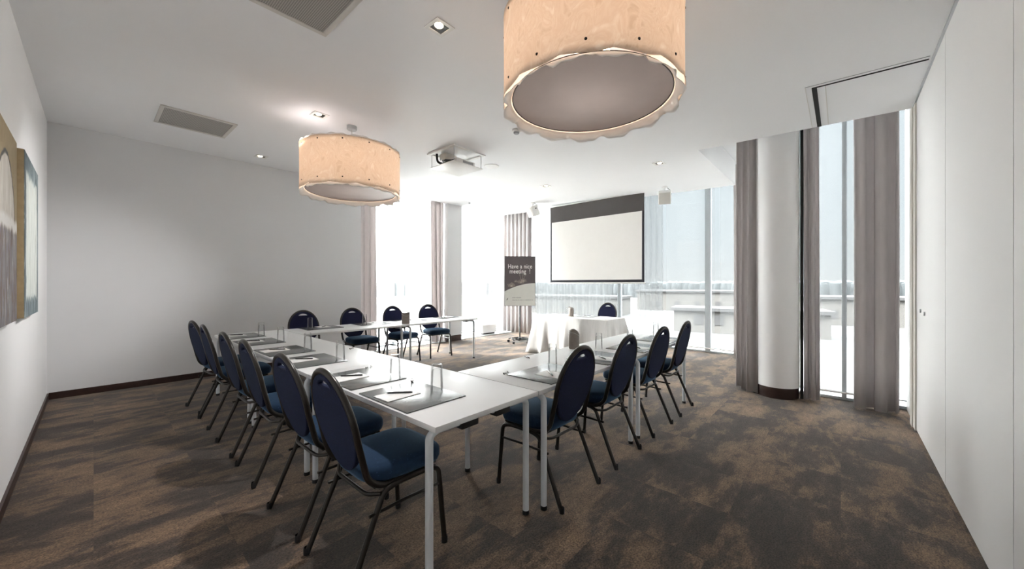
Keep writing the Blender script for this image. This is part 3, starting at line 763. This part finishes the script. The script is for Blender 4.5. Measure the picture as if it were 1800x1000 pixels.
# ------------------------------------------------------------------ ceiling fittings
SL = math.atan(.0284)
def ceil_empty(name, label, cat, x, y, group=None, drop=0):
    r = thing(name, label, cat, (x, y, zc(y) - drop), 0, group); r.rotation_euler = (SL, 0, 0); return r
def downlight():
    r = ceil_empty('recessed_downlight', '', 'light', 0, 0, 'square recessed downlights')
    mb = MB()
    for a in ((-.075, .075, -.075, -.05), (-.075, .075, .05, .075), (-.075, -.05, -.05, .05), (.05, .075, -.05, .05)): mb.box(*a, -.006, .0)
    mb.build('frame', M['whiteplastic'], r)
    bx(-.05, .05, -.05, .05, -.0015, .0).build('recess', M['black'], r)
    MB().lathe([(0, -.012), (.024, -.010), (.030, -.004), (.030, -.0018), (0, -.0017)], 20, (-.016, -.014, 0)).build('bulb', M['lampglow'], r)
    return r
for i, (x, y, l) in enumerate(((1.59, 2.08, 'square recessed downlight beside the big pendant, largest in view'), (1.63, 4.24, 'square recessed downlight above the smaller pendant'), (1.655, 6.46, 'square recessed downlight close to the grey wall'),
                   (5.51, 2.00, 'square recessed downlight right of the big pendant'), (5.60, 4.12, 'small square recessed downlight above the screen'))):
    o = place(downlight, x, y, 0, 0, l); o.location = (x, y, zc(y) - .0006); o.rotation_euler = (SL, 0, 0)
for x, y, e, dx, dy in ((1.575, 2.065, 50, -.62, .10), (1.615, 4.225, 68, -.60, .50), (5.50, 1.99, 12, .1, -.3), (5.59, 4.11, 5, .0, .0)):
    ld = bpy.data.lights.new('downlight_beam', 'SPOT'); ld.energy = e; ld.color = (1, .98, .97); ld.spot_size = radians(84 if y == 4.225 else 100); ld.spot_blend = 1; ld.shadow_soft_size = .05
    lo = bpy.data.objects.new('downlight_beam', ld); COL.objects.link(lo); lo.location = (x, y, zc(y) - .03)
    lo.rotation_euler = Vector((dx, dy, -.80)).to_track_quat('-Z', 'Y').to_euler()
def vent(x0, x1, y0, y1, label):
    cx, cy = (x0 + x1) / 2, (y0 + y1) / 2; r = ceil_empty('ceiling_vent', label, 'vent', cx, cy, 'ceiling air vents', .0006)
    w, h = (x1 - x0) / 2, (y1 - y0) / 2; mb = MB(); f = .035
    for a in ((-w, w, -h, -h + f), (-w, w, h - f, h), (-w, -w + f, -h + f, h - f), (w - f, w, -h + f, h - f)): mb.box(*a, -.014, 0, bev=.002)
    mb.build('frame', M['vent'], r)
    bx(-w + f, w - f, -h + f, h - f, -.008, 0).build('grille', M['grille'], r)
vent(.45, 1.115, 2.13, 2.79, 'square ceiling air vent nearest the camera, cut by the top edge')
vent(.46, 1.12, 5.28, 5.94, 'square ceiling air vent farther back, near the grey wall')
def disc(name, label, cat, x, y, r, h, mat):
    o = MB().lathe([(0, -h), (r * .8, -h), (r, -h * .6), (r, 0), (0, 0)], 28).build(name, mat); tag(o, label, cat)
    o.location = (x, y, zc(y) - .0006); o.rotation_euler = (SL, 0, 0); return o
disc('ceiling_speaker', 'round white speaker disc in ceiling beside the projector', 'speaker', 4.10, 4.06, .115, .012, M['whiteplastic'])
disc('sprinkler_head', 'tiny metal sprinkler head in ceiling near far left windows', 'sprinkler', 5.8, 6.46, .022, .03, M['alu'])
sd = ceil_empty('smoke_detector', 'small white smoke detector on ceiling beside the big pendant', 'smoke detector', 3.27, 2.83, None, .0006)
MB().lathe([(0, -.028), (.035, -.028), (.052, -.018), (.052, 0), (0, 0)], 24).build('housing', M['whiteplastic'], sd)
MB().lathe([(0, -.05), (.026, -.05), (.034, -.04), (.034, -.029), (0, -.0285)], 20).build('sensor_head', M['greyplastic'], sd)
# projector hung in its ceiling lift
PX, PY, PH = 3.395, 4.055, .285
pj = ceil_empty('projector_lift', 'white square projector lift lowered on rods from the ceiling', 'projector lift', PX, PY, None, .0006); pj.rotation_euler = (0, 0, 0)
mb = MB(); g, k = .29, .245
for a in ((-k, k, -g, -k), (-k, k, k, g), (-g, -k, -g, g), (k, g, -g, g)): mb.box(*a, -.022, -.012 + .010)
mb.build('ceiling_frame', M['whiteplastic'], pj)
for sx in (-1, 1):
    for sy in (-1, 1): MB().tube([(sx * .243, sy * .243, -.02), (sx * .243, sy * .243, -.198)], .005, 8).build('rod', M['alu'], pj)
bx(-.262, .262, -.262, .262, -.212, -.198, bev=.008).build('bottom_panel', M['whiteplastic'], pj)
bx(-.17, .02, .02, .17, -.10, -.012, bev=.01).build('lift_housing', M['vent'], pj)
MB().tube(round_path([(-.22, .16, -.02), (-.22, .15, -.14), (-.17, .06, -.17), (-.10, 0, -.165)], .08, 6), .016, 10).build('cable_hose', M['black'], pj)
pr_ = thing('projector', 'white projector standing on the lowered lift panel', 'projector', (PX + .04, PY - .02, zc(PY) - .0006 - .1978), 0)
bx(-.17, .17, -.14, .14, .006, .092, bev=.014).build('body', M['whiteplastic'], pr_)
for sx in (-1, 1): bx(sx * .13 - .012, sx * .13 + .012, -.012, .012, 0, .007).build('foot', M['black'], pr_)
lens = MB().tube([(.168, -.05, .05), (.195, -.05, .05)], .032, 20).build('lens', M['black'], pr_)
bx(-.06, .13, -.1432, -.139, .022, .072).build('vent_grille', M['greyplastic'], pr_)
bx(-.1735, -.169, -.10, .11, .018, .078).build('connector_panel', M['black'], pr_)
for q in range(5): MB().tube(round_path([(-.172, -.08 + .04 * q, .05), (-.215, -.08 + .04 * q, .05), (-.20, .06 + .02 * q, .09), (-.19, .10, .14)], .03, 4), .006, 8).build('plug_cable', M['black'], pr_)
# loudspeakers
def speaker(label, x, y, rz):
    z = zc(y); r = thing('loudspeaker', label, 'speaker', (x, y, z - .0006), rz, 'white loudspeakers near the screen')
    MB().lathe([(0, -.02), (.05, -.02), (.055, 0), (0, 0)], 20).build('ceiling_plate', M['whiteplastic'], r)
    MB().tube(round_path([(0, 0, -.02), (0, 0, -.075), (0, .02, -.12)], .03), .016, 10).build('bracket_arm', M['whiteplastic'], r)
    T = Matrix.Translation((0, 0, -.19)) @ Matrix.Rotation(radians(22), 4, 'X')
    MB().box(-.11, .11, -.09, .10, -.12, .11, bev=.018, rot=T).build('cabinet', M['whiteplastic'], r)
    MB().box(-.095, .095, -.096, -.0905, -.105, .095, bev=.002, rot=T).build('front_grille', M['vent'], r)
    MB().box(.108, .116, .01, .04, .03, .06, rot=T).build('knob', M['black'], r)
    MB().tube([T @ Vector((.11, .03, .05)), Vector((.10, .06, -.06)), Vector((.04, .02, -.012))], .004, 6).build('lead', M['black'], r)
speaker('white loudspeaker under the ceiling left of the screen, above the sign', 6.70, 5.30, -pi / 2 - .3)
speaker('white loudspeaker under the ceiling right of the screen', 6.95, 2.42, -pi / 2 + .35)

# ------------------------------------------------------------------ pendants
def make_pendant(R=.535, h0=0.0, h1=.545):
    r = thing('pendant_lamp', '', 'pendant lamp', group='drum pendant lamps')
    nl = 26; seg = nl * 8
    def wav(k): return .013 * cos(nl / 1.0 * 2 * pi * k / seg)
    def scal(k, amp):
        t = (k / seg * 13) % 1.0; return amp * (1 - abs(2 * t - 1) ** 2.2)
    mb = MB()
    prof = [(R + .004, h0 + .025, -1), (R + .001, h0 + .06, 0), (R, (h0 + h1) / 2, 0), (R + .001, h1 - .08, 0), (R + .003, h1 - .045, .5)]
    loops = []
    for rr, z, e in prof:
        loops.append([((rr + (.004 * sin(13 * 2 * pi * k / seg) if e else .0015 * sin(13 * 2 * pi * k / seg))) * cos(2 * pi * k / seg),
                       (rr + (.004 * sin(13 * 2 * pi * k / seg) if e else .0015 * sin(13 * 2 * pi * k / seg))) * sin(2 * pi * k / seg),
                       z + (e * scal(k, .016) if e else 0)) for k in range(seg)])
    mb.rings(loops, cap=False); mb.build('shade', M['shade'], r, angle=180, solid=.003)
    # frosted ruffled edges below and above
    for zA, e, nm in ((h0 + .035, -1, 'lower_ruffle'), (h1 - .055, 1, 'upper_ruffle')):
        mb = MB(); L = []
        for q in range(4):
            t = q / 3
            ri, ro = (R - .046, R + .012) if e < 0 else (R - .012, R + .004)
            wv = lambda k: .35 + .65 * abs(sin(6.5 * 2 * pi * k / seg + .6))
            L.append([((ri + (ro - ri) * t * wv(k)) * cos(2 * pi * k / seg), (ri + (ro - ri) * t * wv(k)) * sin(2 * pi * k / seg),
                       zA + e * ((.030 if e < 0 else .022) * t + t * scal(k + 5, .022 if e < 0 else .010) + t * .005 * sin(31 * 2 * pi * k / seg))) for k in range(seg)])
        mb.rings(L, cap=False); mb.build(nm, M['shadeedge'], r, angle=180, solid=.002)
    MB().lathe([(0, h0 + .045), (R * .5, h0 + .0445), (R - .08, h0 + .043), (R - .056, h0 + .042)], 64).build('diffuser', M['diffuser'], r)
    MB().lathe([(0, h1 - .05), (R * .5, h1 - .0495), (R - .02, h1 - .048)], 64).build('added_top_disc', M['diffuser'], r)  # added disc closing the drum top, softens the light on the ceiling
    MB().tube([((R - .054) * cos(2 * pi * k / 64), (R - .054) * sin(2 * pi * k / 64), h0 + .042) for k in range(64)], .004, 6, closed=True).build('rim_ring', M['bronze'], r)
    for k in range(13):
        for z in (h0 + .075, h1 - .075):
            a = 2 * pi * (k + .5) / 13
            o = MB().lathe([(0, .005), (.005, .004), (.008, 0), (0, -.002)], 10).build('rivet', M['bronze'], r)
            o.matrix_local = Matrix.Translation(((R + .004) * cos(a), (R + .004) * sin(a), z)) @ Matrix.Rotation(a, 4, 'Z') @ Matrix.Rotation(pi / 2, 4, 'Y')
    return r
PEND = [(2.05, 1.17, 'big cream drum pendant nearest the camera, cut by the top edge', 'big'), (2.0, 4.27, 'smaller-looking cream drum pendant farther back before the grey wall', 'small')]
PZ = {0: 2.47, 1: 2.395}
for i, (x, y, l, _) in enumerate(PEND):
    o = place(make_pendant, x, y, PZ[i], 0, l)
    top = zc(y) - PZ[i]
    for c in [c for c in o.children if c.name.split('.')[0] in ('canopy', 'cord', 'hub', 'spider', 'bulb', 'suspension_wire')]: bpy.data.objects.remove(c)
    MB().lathe([(0, top - .045), (.05, top - .045), (.055, top - .038), (.055, top), (0, top)], 24).build('canopy', M['alu'], o)
    MB().tube([(0, 0, top - .045), (.004, 0, .50), (0, 0, .34)], .004, 8).build('cord', M['vent'], o)
    sp = MB()
    for k in range(3):
        a = 2 * pi * k / 3 + .4; sp.tube([(0, 0, .50), (.5315 * cos(a), .5315 * sin(a), .47)], .003, 6)
    sp.build('spider', M['alu'], o)
    for k in range(3):
        a = 2 * pi * k / 3 + .9
        MB().lathe([(0, .26), (.018, .265), (.028, .29), (.022, .325), (.012, .345), (0, .35)], 14, (.10 * cos(a), .10 * sin(a), 0)).build('bulb', M['lampglow'], o)
    ld = bpy.data.lights.new('pendant_light', 'POINT'); ld.energy = 6.0; ld.color = (1, .93, .87); ld.shadow_soft_size = .25
    lo = bpy.data.objects.new('pendant_light', ld); COL.objects.link(lo); lo.location = (x, y, PZ[i] + .29); 

# ------------------------------------------------------------------ outside
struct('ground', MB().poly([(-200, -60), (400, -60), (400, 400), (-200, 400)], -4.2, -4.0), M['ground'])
struct('bounce_slab', MB().poly([(-25, YW + .35), (8.4, YW + .35), (8.4, 60), (-25, 60)], -.45, -.25), M['bounce_slab'])  # added pale slab, bounces daylight through the left windows onto the ceiling
tl = MB(); rnd = random.Random(11)
def ridge(x0_, y0_, x1_, y1_, n, hmin, hmax, dep):
    ux, uy = (x1_ - x0_) / n, (y1_ - y0_) / n; L = math.hypot(ux, uy); nx, ny = -uy / L * dep, ux / L * dep
    for k in range(n):
        h = rnd.uniform(hmin, hmax); x, y = x0_ + ux * k, y0_ + uy * k
        tl.lathe([(0, -4), (L * 4, -4), (L * 4.2, -4 + h * .6), (L * 3, -4 + h * .88), (0, -4 + h)], 9, (x + rnd.uniform(-1, 1), y, 0))
ridge(150, -55, 150, 150, 420, 6.2, 6.9, 4)
ridge(150, 150, -60, 170, 300, 6.1, 6.8, 4)
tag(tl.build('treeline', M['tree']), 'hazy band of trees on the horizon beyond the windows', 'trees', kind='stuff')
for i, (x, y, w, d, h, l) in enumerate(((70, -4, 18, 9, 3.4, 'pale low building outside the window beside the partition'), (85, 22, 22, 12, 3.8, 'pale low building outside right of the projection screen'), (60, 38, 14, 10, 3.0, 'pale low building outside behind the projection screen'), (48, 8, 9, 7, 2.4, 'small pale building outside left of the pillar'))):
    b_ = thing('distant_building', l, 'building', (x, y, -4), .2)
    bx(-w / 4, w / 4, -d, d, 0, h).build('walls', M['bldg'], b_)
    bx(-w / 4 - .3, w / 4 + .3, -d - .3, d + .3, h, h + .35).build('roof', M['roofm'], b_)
    for q in range(6): bx(-w / 4 - .05, -w / 4, -d + 1 + q * (2 * d - 2) / 6, -d + 1.9 + q * (2 * d - 2) / 6, .9, 2.0).build('window', M['roofm'], b_)

# ------------------------------------------------------------------ light
wd = bpy.data.worlds.new('World'); SC.world = wd; wd.use_nodes = True; nt = wd.node_tree
bg = nt.nodes['Background']; tc = N(nt, 'ShaderNodeTexCoord')
def dotn(v):
    d = N(nt, 'ShaderNodeVectorMath', operation='DOT_PRODUCT'); d.inputs[1].default_value = v
    nm = N(nt, 'ShaderNodeVectorMath', operation='NORMALIZE'); nt.links.new(tc.outputs['Generated'], nm.inputs[0]); nt.links.new(nm.outputs[0], d.inputs[0]); return d.outputs['Value']
az = dotn((-.05, .84, .54))
elev = dotn((0, 0, 1))
base = ramp(nt, elev, [(0, (.205, .213, .215)), (.12, (.188, .206, .215)), (.6, (.19, .21, .225))])
sun = ramp(nt, az, [(.40, (0, 0, 0)), (.84, (.435, .43, .42)), (1, (1.0, .99, .97))])
high = ramp(nt, elev, [(.42, (0, 0, 0)), (.75, (12.1, 12.0, 11.85))])     # bright haze overhead
SUNSKY = 10.0
sc_ = N(nt, 'ShaderNodeVectorMath', operation='SCALE'); sc_.inputs['Scale'].default_value = SUNSKY; nt.links.new(sun, sc_.inputs[0])
ad = N(nt, 'ShaderNodeVectorMath', operation='ADD'); nt.links.new(base, ad.inputs[0]); nt.links.new(sc_.outputs[0], ad.inputs[1])
ad2 = N(nt, 'ShaderNodeVectorMath', operation='ADD'); nt.links.new(ad.outputs[0], ad2.inputs[0]); nt.links.new(high, ad2.inputs[1])
nt.links.new(ad2.outputs[0], bg.inputs['Color']); bg.inputs['Strength'].default_value = 1.0
sl = bpy.data.lights.new('sun', 'SUN'); sl.energy = 3.0; sl.angle = radians(1.5); sl.color = (1, .96, .92)
so = bpy.data.objects.new('sun', sl); COL.objects.link(so)
so.rotation_euler = Vector((.44, -.80, -.50)).to_track_quat('-Z', 'Y').to_euler()

# ------------------------------------------------------------------ camera
cam = bpy.data.cameras.new('camera'); cam.sensor_width = 36; cam.lens = 36 * FPX / 1800; cam.clip_start = .05; cam.clip_end = 1000
co = bpy.data.objects.new('camera', cam); COL.objects.link(co); co.location = (0, 0, H)
# room X points to the right-hand vanishing point, so the view direction is YAW anticlockwise of X
co.rotation_euler = (pi / 2, 0, YAW - pi / 2)
SC.camera = co
SC.view_settings.view_transform = 'Standard'; SC.view_settings.look = 'None'; SC.view_settings.gamma = 1
SC.view_settings.use_curve_mapping = False; SC.view_settings.exposure = 2.14
SC.cycles.max_bounces = 10; SC.cycles.diffuse_bounces = 6; SC.cycles.transparent_max_bounces = 24
